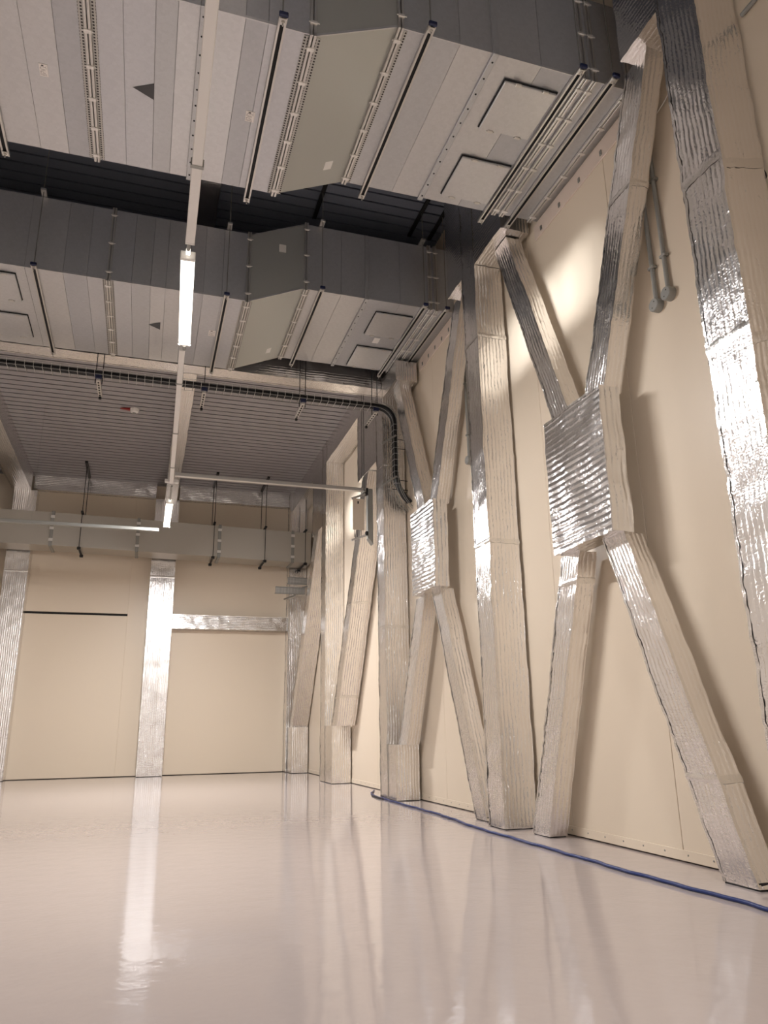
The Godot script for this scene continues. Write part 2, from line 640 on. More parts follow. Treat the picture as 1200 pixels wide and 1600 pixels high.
func duct_flange(d: Dictionary, root: Node3D, x: float, punched := true) -> void:
	var y := duct_y(d, x)
	var fl := MB.new()
	for s in [-0.019, 0.019]:
		fl.box(Vector3(x + s - 0.014, y - 0.045, d.zf), Vector3(x + s + 0.014, y - 0.001, d.zn + 0.04), 0.004)
		fl.box(Vector3(x + s - 0.014, y - 0.02, d.zn), Vector3(x + s + 0.014, y + d.h + 0.03, d.zn + 0.04), 0.004)
	var f := obj("flange_joint", fl, M.zinc, root)
	if punched:
		for s in [-0.06, 0.06]:
			var p := MB.new()
			p.box(Vector3(x + s - 0.024, y - 0.008, d.zf + 0.02), Vector3(x + s + 0.024, y - 0.001, d.zn - 0.01), 0.002)
			obj("punched_strip", p, M.punched, f)
	for k in 6:
		var z := lerpf(d.zn - 0.12, d.zf + 0.12, k / 5.0)
		var c := MB.new()
		c.box(Vector3(x - 0.04, y - 0.06, z - 0.022), Vector3(x + 0.04, y - 0.03, z + 0.022), 0.006)
		c.rod(Vector3(x + 0.055, y - 0.045, z), Vector3(x - 0.055, y - 0.045, z), 0.008, 6)
		obj("clamp", c, M.clip, f)
	for k in 3:
		var yy: float = y + 0.12 + (d.h - 0.24) * k / 2.0
		var c := MB.new()
		c.box(Vector3(x - 0.036, yy - 0.02, d.zn + 0.03), Vector3(x + 0.036, yy + 0.02, d.zn + 0.055), 0.006)
		c.rod(Vector3(x + 0.06, yy, d.zn + 0.045), Vector3(x - 0.05, yy, d.zn + 0.045), 0.008, 6)
		obj("clamp", c, M.clip, f)

func duct_stiffener(d: Dictionary, root: Node3D, x: float, wd := 0.07) -> void:
	var y := duct_y(d, x)
	var s := MB.new()
	s.box(Vector3(x - wd * 0.5, y - 0.03, d.zf - 0.02), Vector3(x + wd * 0.5, y - 0.001, d.zn + 0.03), 0.006)
	s.box(Vector3(x - wd * 0.5, y - 0.02, d.zn), Vector3(x + wd * 0.5, y + d.h, d.zn + 0.03), 0.006)
	var o := obj("stiffener", s, M.galv3, root)
	var r := MB.new()
	for k in 11:
		var z := lerpf(d.zn - 0.08, d.zf + 0.08, k / 10.0)
		r.lathe(Vector3(x, y - 0.03, z), Vector3.DOWN, [Vector2(0.012, 0), Vector2(0.010, 0.005), Vector2(0.0, 0.008)], 8)
	obj("rivets", r, M.dark, o).set_meta("kind", "stuff")

func duct_door(d: Dictionary, root: Node3D, x0: float, x1: float, z0: float, z1: float) -> void:
	var y := duct_y(d, (x0 + x1) * 0.5)
	var fr := MB.new()
	fr.box(Vector3(x0 - 0.012, y - 0.014, z0 - 0.012), Vector3(x1 + 0.012, y - 0.001, z1 + 0.012), 0.003)
	var f := obj("access_door_frame", fr, M.dark, root)
	var p := MB.new()
	p.box(Vector3(x0, y - 0.045, z0), Vector3(x1, y - 0.012, z1), 0.006)
	var o := obj("access_door", p, M.galv2, root)
	for q in [[0.25, z1, 1], [0.78, z1, 1], [0.22, z0, 1], [0.78, z0, 1]]:
		var l := MB.new()
		var lx := lerpf(x0, x1, q[0])
		l.box(Vector3(lx - 0.035, y - 0.058, q[1] - 0.02), Vector3(lx + 0.035, y - 0.030, q[1] + 0.02), 0.006)
		l.rod(Vector3(lx - 0.05, y - 0.05, q[1]), Vector3(lx + 0.05, y - 0.05, q[1]), 0.007, 6)
		obj("latch", l, M.zinc, o)

func duct_mark(d: Dictionary, root: Node3D, x: float, z: float, sx: float, sz: float, m: Material) -> void:
	var y := duct_y(d, x)
	var s: float = (d.yr - d.yl) / (d.t1 - d.t0) if x > d.t0 and x < d.t1 else 0.0
	var b := MB.new()
	var nrm := Vector3(s, -1, 0).normalized()
	var tx := Vector3(1, s, 0).normalized()
	var c := Vector3(x, y, z) + nrm * 0.004
	b.quad(c - tx * sx - Vector3(0, 0, sz), c + tx * sx - Vector3(0, 0, sz), c + tx * sx + Vector3(0, 0, sz), c - tx * sx + Vector3(0, 0, sz), nrm)
	var e := c - nrm * 0.0035
	for q in [[tx * sx, Vector3(0, 0, sz)], [-tx * sx, Vector3(0, 0, sz)], [Vector3(0, 0, sz), tx * sx], [Vector3(0, 0, -sz), tx * sx]]:
		b.quad(c + q[0] - q[1], c + q[0] + q[1], e + q[0] + q[1], e + q[0] - q[1], q[0])
	obj("sticker", b, m, root)

func duct_arrow(d: Dictionary, root: Node3D, x0: float, x1: float, z: float, w: float) -> void:
	var y := duct_y(d, x0) - 0.003
	var b := MB.new()
	var a := Vector3(x0, y, z)
	var p := Vector3(x1, y, z + w)
	var q := Vector3(x1, y, z - w)
	b.quad(a, p, q, q, Vector3.DOWN)
	var up := Vector3(0, 0.003, 0)
	b.quad(a, p, p + up, a + up, Vector3(-0.3, 0, 1))
	b.quad(a, q, q + up, a + up, Vector3(-0.3, 0, -1))
	b.quad(p, q, q + up, p + up, Vector3(1, 0, 0))
	obj("flow_arrow", b, M.arrow, root)

func hanger(d: Dictionary, label: String, x: float, ceil_y: float, opt := {}) -> void:
	# a pair of threaded rods with a slotted channel under the duct (and one above it)
	var y := duct_y(d, x) - 0.006
	var zn: float = d.zn + 0.13
	var zf: float = d.zf - 0.20
	var o := thing("duct_hanger", label, "hanger", "slotted channel hangers under the ducts", Vector3(x, y, zn))
	var L := zf - zn
	var c := MB.new()
	c.box(Vector3(-0.041, -0.041, L), Vector3(-0.033, 0, 0.02), 0.001)
	c.box(Vector3(0.033, -0.041, L), Vector3(0.041, 0, 0.02), 0.001)
	c.box(Vector3(-0.033, -0.006, L), Vector3(0.033, 0, 0.02), 0.001)
	c.box(Vector3(-0.033, -0.041, L), Vector3(-0.019, -0.035, 0.02), 0.001)
	c.box(Vector3(0.019, -0.041, L), Vector3(0.033, -0.035, 0.02), 0.001)
	obj("channel", c, M.zinc, o)
	var sl := MB.new()
	sl.box(Vector3(-0.032, -0.022, L + 0.02), Vector3(0.032, -0.008, -0.04))
	obj("channel_slot", sl, M.dark, o)
	for z in [-0.02, L + 0.05]:
		var w := MB.new()
		w.box(Vector3(-0.035, -0.052, z - 0.035), Vector3(0.035, -0.042, z + 0.035), 0.003)
		w.lathe(Vector3(0, -0.052, z), Vector3.DOWN, [Vector2(0.018, 0), Vector2(0.018, 0.016), Vector2(0.0, 0.016)], 6)
		w.rod(Vector3(0, -0.06, z), Vector3(0, -0.10, z), 0.008, 6)
		obj("washer_plate", w, M.zinc, o)
		var r := MB.new()
		r.rod(Vector3(0, -0.05, z), Vector3(0, ceil_y - y, z), 0.008, 6)
		obj("threaded_rod", r, M.zinc_dull, o)
	var cap := MB.new()
	cap.box(Vector3(-0.045, -0.046, 0.02), Vector3(0.045, 0.006, 0.055), 0.008)
	obj("end_cap", cap, M.blue_cap, o)
	if opt.get("top", false):
		var t := MB.new()
		t.box(Vector3(-0.041, d.h + 0.03, L), Vector3(0.041, d.h + 0.071, 0.03), 0.004)
		obj("top_channel", t, M.zinc, o)
	if opt.get("ceiling", false):
		var t := MB.new()
		t.box(Vector3(-0.035, ceil_y - y - 0.05, -0.75), Vector3(0.035, ceil_y - y - 0.005, 0.35), 0.004)
		obj("ceiling_channel", t, M.dark, o)

func duct(called: String, label: String, d: Dictionary) -> Node3D:
	var root := thing(called, label, "air duct")
	duct_panels(d, root)
	return root

# ---------------------------------------------------------------- lamps
func lamp(label: String, x: float, y: float, z0: float, z1: float, yaw: float, power := 1.0, seen := true, reach := 0.22) -> void:
	# z0 near end, z1 far end; the lens glows and three area lights stand just in front of its faces
	var L := z0 - z1
	var o := thing("linear_lamp", label, "lamp", "linear ceiling lamps in one row", Vector3(x, y, (z0 + z1) * 0.5))
	o.rotation.y = yaw
	var h := MB.new()
	h.box(Vector3(-0.055, 0.025, -L * 0.5), Vector3(0.055, 0.06, L * 0.5), 0.008)
	obj("housing", h, M.white_plastic, o)
	var l := MB.new()
	var hw := 0.075
	l.prism([Vector2(-hw, 0.028), Vector2(-hw, -0.005), Vector2(-hw + 0.035, -0.045), Vector2(hw - 0.035, -0.045), Vector2(hw, -0.005), Vector2(hw, 0.028)], -L * 0.5 + 0.03, L * 0.5 - 0.03)
	obj("lens", l, M.lens, o)
	for s in [-1.0, 1.0]:
		var e := MB.new()
		e.box(Vector3(-0.08, -0.05, s * (L * 0.5 - 0.015) - 0.018), Vector3(0.08, 0.062, s * (L * 0.5 - 0.015) + 0.018), 0.01)
		obj("end_cap", e, M.white_plastic, o)
		if seen:
			var nk := MB.new()
			nk.rod(Vector3(0, 0.02, s * L * 0.5), Vector3(0, 0.02, s * (L * 0.5 + (reach if s > 0.0 else 0.22))), 0.02, 10)
			obj("neck", nk, M.grey_plastic, o)
	var dirs := [Vector3(0, -1, 0), Vector3(-0.66, -0.75, 0).normalized(), Vector3(0.66, -0.75, 0).normalized()]
	var at := [Vector3(0, -0.052, 0), Vector3(-0.066, -0.032, 0), Vector3(0.066, -0.032, 0)]
	if seen:
		# glowing gaps at the lamp ends
		for q in [1.0, -1.0]:
			var g := MB.new()
			g.box(Vector3(-0.022, -0.012, q * (L * 0.5 + 0.05) - 0.03), Vector3(0.022, 0.045, q * (L * 0.5 + 0.05) + 0.03), 0.006)
			obj("end_glow", g, M.lens, o)
		# the edge of the lens throws a bright band just above the height of the lamp
		for k in 6:
			var sp := SpotLight3D.new()
			sp.name = "edge_light"
			sp.light_color = Color(0.98, 0.985, 1.0)
			sp.light_energy = SPOT_ENERGY * power
			sp.spot_angle = 8.5
			sp.spot_angle_attenuation = 0.9
			sp.spot_range = 60.0
			sp.spot_attenuation = 2.0
			sp.light_size = 0.02
			sp.shadow_enabled = true
			sp.position = Vector3(0.10, 0.0, L * (0.5 - k / 5.0))
			sp.rotation = Vector3(deg_to_rad(7.0), -PI * 0.5, 0)
			o.add_child(sp, true)
	for k in 3:
		var a := AreaLight3D.new()
		a.name = "lamp_light"
		a.light_color = Color(1.0, 0.986, 0.987)
		a.light_energy = LAMP_ENERGY * power * (0.56 if k == 0 else 0.22)
		a.area_size = Vector2(L - 0.1, 0.14 if k == 0 else 0.08)
		a.shadow_enabled = true
		a.area_range = 60.0
		a.area_attenuation = 2.0
		var zz: Vector3 = -dirs[k]
		var xx := Vector3(0, 0, 1)
		a.transform = Transform3D(Basis(xx, zz.cross(xx), zz), at[k])
		o.add_child(a, true)

const LAMP_ENERGY := 45.0
const SPOT_ENERGY := 13.0

func _ready() -> void:
	rng.seed = 4
	bump.seed = 9
	bump.frequency = 1.4
	dent.seed = 21
	dent.frequency = 5.0
	# ---- camera
	var cam := Camera3D.new()
	cam.name = "camera"
	cam.fov = 69.09
	cam.near = 0.05
	cam.far = 200.0
	cam.position = Vector3(0, 1.25, 0)
	cam.rotation = Vector3(0.2838, -0.3104, -0.0152)
	cam.current = true
	add_child(cam)
	# ---- environment
	var env := Environment.new()
	env.background_mode = Environment.BG_COLOR
	env.background_color = Color(0.02, 0.02, 0.02)
	env.tonemap_mode = Environment.TONE_MAPPER_LINEAR
	env.tonemap_exposure = 1.0
	env.sdfgi_enabled = true
	env.ssao_enabled = true
	env.ssil_enabled = true
	var we := WorldEnvironment.new()
	we.name = "world_environment"
	we.environment = env
	add_child(we)
	make_materials()
	# ---- lamps: one row along the trunking
	lamp("lit linear lamp nearest the viewer, below the second duct", 0.175, 6.2, -7.25, -9.2, -0.035)
	lamp("lit linear lamp far down the hall, beside the rear duct", 0.29, 6.15, -16.4, -18.5, 0.0, 1.7, true, 1.05)
	lamp("linear lamp of the same row overhead behind the viewer", 0.05, 6.2, 5.3, 3.4, 0.0, 1.7, false)
	build_room()
	build_frame()
	build_ducts()
	build_services()

# ---------------------------------------------------------------- the room
const X0 := -5.0
const X1 := 5.0
const ZB := -24.6
const ZF := 7.0

func build_room() -> void:
	var f := MB.new()
	f.box(Vector3(X0 - 0.2, -0.2, ZB - 0.2), Vector3(X1 + 0.2, 0, ZF + 0.2))
	for i in f.v.size():
		f.u[i] = Vector2(f.v[i].x, f.v[i].z)
	var fo := obj("floor", f, M.floor)
	struct(fo, "glossy pale grey-pink epoxy floor")
	# right wall: backing and upright panels with thin joints
	var wr := MB.new()
	wr.box(Vector3(X1 + 0.06, -0.2, ZB - 0.2), Vector3(X1 + 0.25, 11.0, ZF + 0.2))
	var wo := obj("wall_right", wr, M.wall_gap)
	struct(wo, "tall right wall of cream coated panels behind the foil braces")
	var z := ZB
	var edges := [ZB, -22.2, -20.2, -18.2, -16.3, -14.3, -12.35, -10.38, -8.41, -6.46, -4.45, -2.45, -0.45, 1.55, 3.55, 5.5, ZF]
	for i in edges.size() - 1:
		var p := MB.new()
		p.box(Vector3(X1, 0.014, edges[i] + 0.003), Vector3(X1 + 0.06, 10.9, edges[i + 1] - 0.003), 0.004)
		obj("wall_panel", p, M.wall, wo)
	# back wall
	var wb := MB.new()
	wb.box(Vector3(X0 - 0.2, -0.2, ZB - 0.25), Vector3(X1 + 0.2, 11.0, ZB - 0.06))
	var bo := obj("wall_back", wb, M.wall_gap)
	struct(bo, "cream back wall split by a thin dark horizontal gap")
	for q in [[X0, -0.6, 0.016, 4.76], [X0, -0.6, 4.83, 10.9], [-0.6, X1, 0.016, 10.9]]:
		var p := MB.new()
		p.box(Vector3(q[0], q[2], ZB - 0.06), Vector3(q[1], q[3], ZB), 0.006)
		obj("wall_panel", p, M.wall, bo)
	var wl := MB.new()
	wl.box(Vector3(X0 - 0.25, -0.2, ZB - 0.2), Vector3(X0, 11.0, ZF + 0.2))
	struct(obj("wall_left", wl, M.wall_left), "pale grey left wall outside the picture")
	var wf := MB.new()
	wf.box(Vector3(X0 - 0.2, -0.2, ZF), Vector3(X1 + 0.2, 11.0, ZF + 0.25))
	struct(obj("wall_front", wf, M.wall_grey), "pale grey wall behind the viewer")
	# ceilings: corrugated deck, high over the near bays and lower over the far bay
	var hi := MB.new()
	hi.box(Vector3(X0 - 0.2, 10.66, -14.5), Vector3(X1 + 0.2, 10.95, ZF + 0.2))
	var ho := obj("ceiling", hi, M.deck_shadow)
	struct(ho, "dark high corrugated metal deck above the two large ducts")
	var lo := MB.new()
	lo.box(Vector3(X0 - 0.2, 9.16, ZB - 0.2), Vector3(X1 + 0.2, 9.4, -14.3))
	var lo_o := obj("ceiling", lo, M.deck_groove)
	struct(lo_o, "lower grey corrugated metal deck over the far bay")
	var rib := MB.new()
	var hw := 0.5 * (X1 - X0)
	var prof := [Vector2(-0.105, 0), Vector2(0.105, 0), Vector2(0.085, 0.06), Vector2(-0.085, 0.06)]
	# profile in (z, y), extruded along x: build along z then turn
	rib.prism(prof, -hw, hw)
	var rm := rib.mesh()
	for i in 41:
		var r := inst("deck_rib", rm, M.deck, Vector3((X0 + X1) * 0.5, 9.1, -14.55 - i * 0.25), lo_o)
		r.rotation.y = PI / 2
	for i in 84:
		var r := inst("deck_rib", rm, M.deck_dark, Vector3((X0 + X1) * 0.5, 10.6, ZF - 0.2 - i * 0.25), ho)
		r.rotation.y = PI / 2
	# baseboard with screws and the taped strips at the wall head
	var bb := MB.new()
	bb.box(Vector3(X1 - 0.012, 0.014, ZB), Vector3(X1, 0.11, ZF), 0.004)
	var b := obj("baseboard_right", bb, M.wall)
	struct(b, "low cream skirting strip with small screws along the right wall")
	var sc := MB.new()
	for i in 90:
		sc.lathe(Vector3(X1 - 0.012, 0.07, ZB + 0.2 + i * 0.34), Vector3.LEFT, [Vector2(0.010, 0), Vector2(0.008, 0.004), Vector2(0, 0.005)], 6)
	obj("screws", sc, M.zinc_dull, b).set_meta("kind", "stuff")
	for q in [[-5.75, -8.15, 8.02, 8.27, "pale sealing strip at the wall head beside the nearest duct"], [-11.2, -13.0, 8.3, 8.56, "pale sealing strip at the wall head beside the second duct"]]:
		var t := MB.new()
		t.box(Vector3(X1 - 0.02, q[2], q[1]), Vector3(X1, q[3], q[0]), 0.004)
		var to := obj("trim_1" if q[0] > -8.0 else "trim_2", t, M.trim)
		struct(to, q[4])
		for k in 5:
			var s := MB.new()
			var zz: float = lerpf(q[0] - 0.2, q[1] + 0.2, k / 4.0)
			s.box(Vector3(X1 - 0.034, q[2] + 0.05, zz - 0.02), Vector3(X1 - 0.02, q[2] + 0.12, zz + 0.02), 0.003)
			obj("fixing_clip", s, M.zinc_dull, to)

# ---------------------------------------------------------------- steel frame in foil
func build_frame() -> void:
	var G := "foil-wrapped steel columns"
	foil_block("foil_column", "nearest foil-wrapped column at the right edge, crossed by a slanting tape seam", "column", G, Vector3(4.485, 0, -4.69), Vector3(4.96, 10.6, -4.21), 1, {"bands": [0.405, 0.565], "slant": 0.06, "band": 0.1, "k": 1.2})
	foil_block("foil_column", "foil-wrapped column standing between the two foil node boxes", "column", G, Vector3(4.485, 0, -9.66), Vector3(4.95, 10.6, -9.18), 1, {"bands": [0.355, 0.66], "k": 1.1})
	foil_block("foil_column", "foil-wrapped column carrying the downward cable tray", "column", G, Vector3(4.485, 0, -14.48), Vector3(4.97, 10.6, -14.0), 1, {"bands": [0.3, 0.62]})
	foil_block("foil_column", "far foil-wrapped column next to the small junction board", "column", G, Vector3(4.485, 0, -19.7), Vector3(4.98, 9.1, -19.2), 1, {"bands": [0.93]})
	foil_block("foil_column", "foil-wrapped column in the far right corner under the rear duct", "column", G, Vector3(4.4, 0, -24.58), Vector3(4.98, 9.1, -24.15), 1, {"bands": [0.6]})
	foil_block("foil_column", "bright foil-wrapped column in the middle of the back wall", "column", G, Vector3(0.0, 0, -24.58), Vector3(0.73, 8.5, -24.1), 1, {"bands": [0.7], "k": 0.6})
	foil_block("foil_column", "foil-wrapped column on the back wall at the left edge", "column", G, Vector3(-4.17, 0, -24.58), Vector3(-3.52, 8.5, -24.1), 1, {"bands": [0.7], "k": 0.6})
	# base boxes
	foil_block("foil_box", "low foil box at the foot of the column with the cable tray", "foil box", "foil boxes at column feet", Vector3(4.49, 0, -13.97), Vector3(4.94, 0.97, -13.5), 1, {"k": 0.7})
	foil_block("foil_box", "wide low foil box at the foot of the far column, with a taped patch above", "foil box", "foil boxes at column feet", Vector3(4.487, 0, -19.17), Vector3(4.965, 1.34, -18.42), 1, {"k": 0.7})
	foil_block("foil_box", "low foil box in the far right corner by the back wall", "foil box", "foil boxes at column feet", Vector3(4.45, 0, -24.11), Vector3(4.965, 1.34, -23.45), 1, {"k": 0.7})
	# node boxes where the braces cross
	var pl := {"mat": M.foil_pleat, "k": 1.2}
	foil_block("foil_node_box", "large foil node box with slanted pleats in the nearest brace cross", "foil box", "foil node boxes", Vector3(4.485, 3.17, -7.50), Vector3(4.745, 4.81, -6.31), 2, pl)
	foil_block("foil_node_box", "smaller looking foil node box in the farther brace cross", "foil box", "foil node boxes", Vector3(4.485, 3.51, -12.38), Vector3(4.745, 5.01, -11.27), 2, pl)
	# braces: upper and lower arms of the two crosses, then the single diagonals
	brace("lower brace of the nearest cross, running down to the right foreground", 0.0, -5.346, 3.17, -6.544, 0.40, 4.65, 4.88, {"bands": [0.25]})
	brace("lower brace of the nearest cross, running down to the left", 0.0, -8.568, 3.17, -7.40, 0.39, 4.65, 4.88, {"bands": [0.9]})
	brace("upper brace of the nearest cross, rising to the right beside the wall conduits", 4.81, -6.648, 8.2, -5.258, 0.385, 4.65, 4.88, {"bands": [0.62]})
	brace("dark upper brace of the nearest cross, rising left to under the nearest duct", 4.81, -7.323, 8.2, -8.592, 0.37)
	brace("lower brace of the farther cross, running down to the right column foot", 0.0, -10.246, 3.51, -11.653, 0.39)
	brace("lower brace of the farther cross, landing on a low foil box", 0.97, -13.557, 3.51, -12.416, 0.46)
	brace("upper brace of the farther cross, rising to the right behind the column", 5.01, -11.685, 8.26, -10.228, 0.37)
	brace("upper brace of the farther cross, rising left beside the downward cable tray", 5.01, -12.197, 8.08, -13.48, 0.37)
	brace("single leaning brace that lands on the wide low foil box", 1.34, -18.22, 6.8, -15.3, 0.46, 4.485, 4.96, {"bands": [0.12, 0.5]})
	brace("single leaning brace in the far corner beside the back wall", 1.34, -23.75, 6.73, -20.4, 0.5, 4.485, 4.96)
	# edge beams on the wall
	var E := "foil-wrapped beams along the right wall"
	foil_block("foil_wall_beam", "dark foil wall beam at the top between the nearest column and the nearest duct", "beam", E, Vector3(4.485, 8.2, -5.30), Vector3(4.95, 10.6, -4.70), 2)
	foil_block("foil_wall_beam", "dark foil wall beam just behind the nearest duct, ending over a brace", "beam", E, Vector3(4.487, 8.22, -9.17), Vector3(4.95, 10.6, -8.25), 2)
	foil_block("foil_wall_beam", "dark foil wall beam between the middle column and the second duct", "beam", E, Vector3(4.487, 8.26, -10.25), Vector3(4.95, 10.6, -9.67), 2)
	foil_block("foil_wall_beam", "short foil wall beam stub below the rear edge of the second duct", "beam", E, Vector3(4.487, 8.08, -13.99), Vector3(4.95, 8.53, -13.05), 2)
	foil_block("foil_wall_beam", "tall foil beam haunch behind the column with the cable tray", "beam", E, Vector3(4.487, 6.82, -15.97), Vector3(4.97, 8.46, -14.49), 1)
	foil_block("foil_wall_beam", "tall foil beam haunch left of the far column", "beam", E, Vector3(4.487, 6.73, -20.97), Vector3(4.97, 8.46, -19.71), 1)
	foil_block("foil_wall_beam", "foil wall beam under the low ceiling with a bright underside", "beam", E, Vector3(4.489, 8.465, -19.19), Vector3(4.97, 9.1, -14.49), 2, {"tapes": [[1, 1], [1, -1]]})
	foil_block("foil_wall_beam", "foil wall beam under the low ceiling running to the far corner", "beam", E, Vector3(4.489, 8.465, -24.14), Vector3(4.97, 9.1, -19.71), 2, {"tapes": []})
	# roof beams
	var R := "foil-wrapped roof beams"
	foil_block("foil_roof_beam", "pale foil beam crossing the hall behind the second duct", "beam", R, Vector3(X0, 8.33, -14.45), Vector3(4.48, 10.6, -14.05), 0, {"k": 0.8})
	foil_block("foil_roof_beam", "foil beam under the low ceiling running in line with the lamp row", "beam", R, Vector3(0.28, 8.5, -24.1), Vector3(0.64, 9.1, -14.46), 2, {"k": 0.8})
	foil_block("foil_roof_beam", "foil beam under the low ceiling at the left edge", "beam", R, Vector3(-4.25, 8.5, -24.1), Vector3(-3.7, 9.1, -14.46), 2, {"k": 0.8})
	foil_block("foil_roof_beam", "dark foil beam glimpsed between the two large ducts", "beam", R, Vector3(0.32, 10.0, -14.04), Vector3(0.66, 10.6, 0.0), 2, {"k": 0.8})
	foil_block("foil_cross_rail", "bright horizontal foil rail between the middle and the corner column", "beam", "", Vector3(0.735, 4.37, -24.58), Vector3(4.39, 4.81, -24.25), 0, {"k": 1.2})
	foil_block("foil_head_rail", "crumpled foil strip at the top of the back wall left of the middle column", "beam", "foil strips at the head of the back wall", Vector3(-3.69, 8.62, -24.58), Vector3(0.0, 9.1, -24.4), 0, {"k": 1.3})
	foil_block("foil_head_rail", "crumpled foil strip at the top of the back wall right of the middle column", "beam", "foil strips at the head of the back wall", Vector3(0.735, 8.62, -24.58), Vector3(4.39, 9.1, -24.4), 0, {"k": 1.3})

# ---------------------------------------------------------------- ducts
func build_ducts() -> void:
	var d1 := {"yl": 7.89, "yr": 8.30, "t0": 1.19, "t1": 2.06, "zn": -5.70, "zf": -8.08, "h": 1.22, "cuts": [X0, -3.8, -2.6, -1.59, -1.28, -0.965, -0.635, -0.335, -0.13, 0.105, 0.50, 0.72, 1.165, 2.09, 2.77, 3.18, 3.75, 4.29, 4.43, 4.85, X1]}
	var a := duct("ventilation_duct", "large galvanised duct nearest the viewer, across the top of the picture", d1)
	for x in [-3.1, -0.965, 1.16, 2.09, 4.29, 4.41, 4.86]:
		duct_flange(d1, a, x, x < 4.0)
	for x in [0.105, 3.185]:
		duct_stiffener(d1, a, x)
	duct_door(d1, a, 3.43, 4.09, -6.67, -5.96)
	duct_door(d1, a, 3.43, 4.11, -7.90, -7.17)
	duct_mark(d1, a, -1.435, -6.9, 0.042, 0.08, M.sticker)
	duct_mark(d1, a, 0.70, -6.9, 0.05, 0.075, M.sticker)
	duct_mark(d1, a, 1.79, -7.70, 0.055, 0.075, M.sticker_plain)
	duct_arrow(d1, a, -0.55, -0.335, -6.86, 0.11)
	var cy := 10.6
	hanger(d1, "slotted hanger under the nearest duct at the left picture edge", -1.99, cy)
	hanger(d1, "slotted hanger under the nearest duct between the lamp row and the sloping piece", 0.84, cy)
	hanger(d1, "slotted hanger under the nearest duct just right of the sloping piece", 2.39, cy)
	hanger(d1, "slotted hanger under the nearest duct beside the access doors", 4.18, cy)
	hanger(d1, "slotted hanger under the nearest duct closest to the right wall", 4.60, cy)

	var d2 := {"yl": 8.19, "yr": 8.60, "t0": 1.25, "t1": 2.17, "zn": -11.16, "zf": -13.74, "h": 1.30, "cuts": [X0, -4.2, -3.3, -2.2, -1.65, -1.3, -0.98, -0.63, -0.335, -0.1, 0.2, 0.5, 0.8, 1.22, 2.2, 2.85, 3.32, 3.95, 4.51, 4.64, 5.0]}
	var b := duct("ventilation_duct", "second large galvanised duct with a dark side, behind the nearest lamp", d2)
	for x in [-3.15, -0.98, 1.22, 2.21, 4.52, 4.64]:
		duct_flange(d2, b, x, x < 4.0)
	duct_stiffener(d2, b, 3.32)
	duct_door(d2, b, 3.60, 4.30, -12.3, -11.5)
	duct_door(d2, b, 3.60, 4.33, -13.62, -12.8)
	duct_door(d2, b, -3.05, -2.36, -12.15, -11.38)
	duct_door(d2, b, -3.05, -2.34, -13.4, -12.64)
	duct_mark(d2, b, 0.75, -12.4, 0.06, 0.10, M.sticker)
	duct_mark(d2, b, 3.91, -12.53, 0.06, 0.10, M.sticker_plain)
	duct_mark(d2, b, 1.93, -13.3, 0.07, 0.10, M.sticker_plain)
	duct_arrow(d2, b, -0.35, -0.15, -12.4, 0.13)
	var s2 := MB.new()
	s2.box(Vector3(1.735, 9.255, -11.159), Vector3(1.855, 9.405, -11.153), 0.001)
	obj("sticker", s2, M.sticker_plain, b)
	hanger(d2, "slotted hanger under the second duct beside the left access doors", -2.05, cy, {"top": true})
	hanger(d2, "slotted hanger under the second duct just right of the lit lamp", 0.87, cy, {"top": true})
	hanger(d2, "slotted hanger under the second duct just right of its sloping piece", 2.48, cy, {"top": true, "ceiling": true})
	hanger(d2, "slotted hanger under the second duct beside the right access doors", 4.38, cy, {"top": true, "ceiling": true})
	hanger(d2, "slotted hanger under the second duct closest to the right wall", 4.80, cy, {"ceiling": true})

	# the rear duct along the back wall
	var d3 := {"yl": 6.56, "yr": 6.42, "t0": -3.0, "t1": 4.6, "zn": -23.1, "zf": -23.95, "h": 1.0, "cuts": [X0, -2.87, -0.455, 1.98, 4.3, 4.9]}
	var c := thing("rear_duct", "long grey duct running along the back wall below the low ceiling", "air duct")
	var cuts: Array = d3.cuts
	for i in cuts.size() - 1:
		var x0: float = cuts[i] + 0.002
		var x1: float = cuts[i + 1] - 0.002
		var y0 := duct_y(d3, x0)
		var y1 := duct_y(d3, x1)
		var p := MB.new()
		p.prism([Vector2(x0, y0), Vector2(x1, y1), Vector2(x1, y1 + 1.0), Vector2(x0, y0 + 1.0)], d3.zf, d3.zn)
		obj("duct_section", p, M.galv_rear, c)
	for x in [-2.87, -0.455, 1.98, 4.3]:
		var y := duct_y(d3, x)
		var f := MB.new()
		f.box(Vector3(x - 0.045, y - 0.035, d3.zf), Vector3(x + 0.045, y - 0.001, d3.zn + 0.035), 0.006)
		f.box(Vector3(x - 0.045, y - 0.02, d3.zn + 0.001), Vector3(x + 0.045, y + 1.03, d3.zn + 0.035), 0.006)
		var fo := obj("flange_joint", f, M.zinc_dull, c)
		for k in 3:
			var q := MB.new()
			q.box(Vector3(x - 0.06, y + 0.12 + 0.35 * k, d3.zn + 0.03), Vector3(x + 0.06, y + 0.2 + 0.35 * k, d3.zn + 0.06), 0.006)
			obj("clamp", q, M.clip, fo)
	var names := ["black rod hanger of the rear duct left of the far lamp", "black rod hanger of the rear duct nearest right of the far lamp", "black rod hanger of the rear duct between the far lamp and the corner", "black rod hanger of the rear duct in the right corner"]
	var hx := [-2.07, 1.80, 3.40, 4.70]
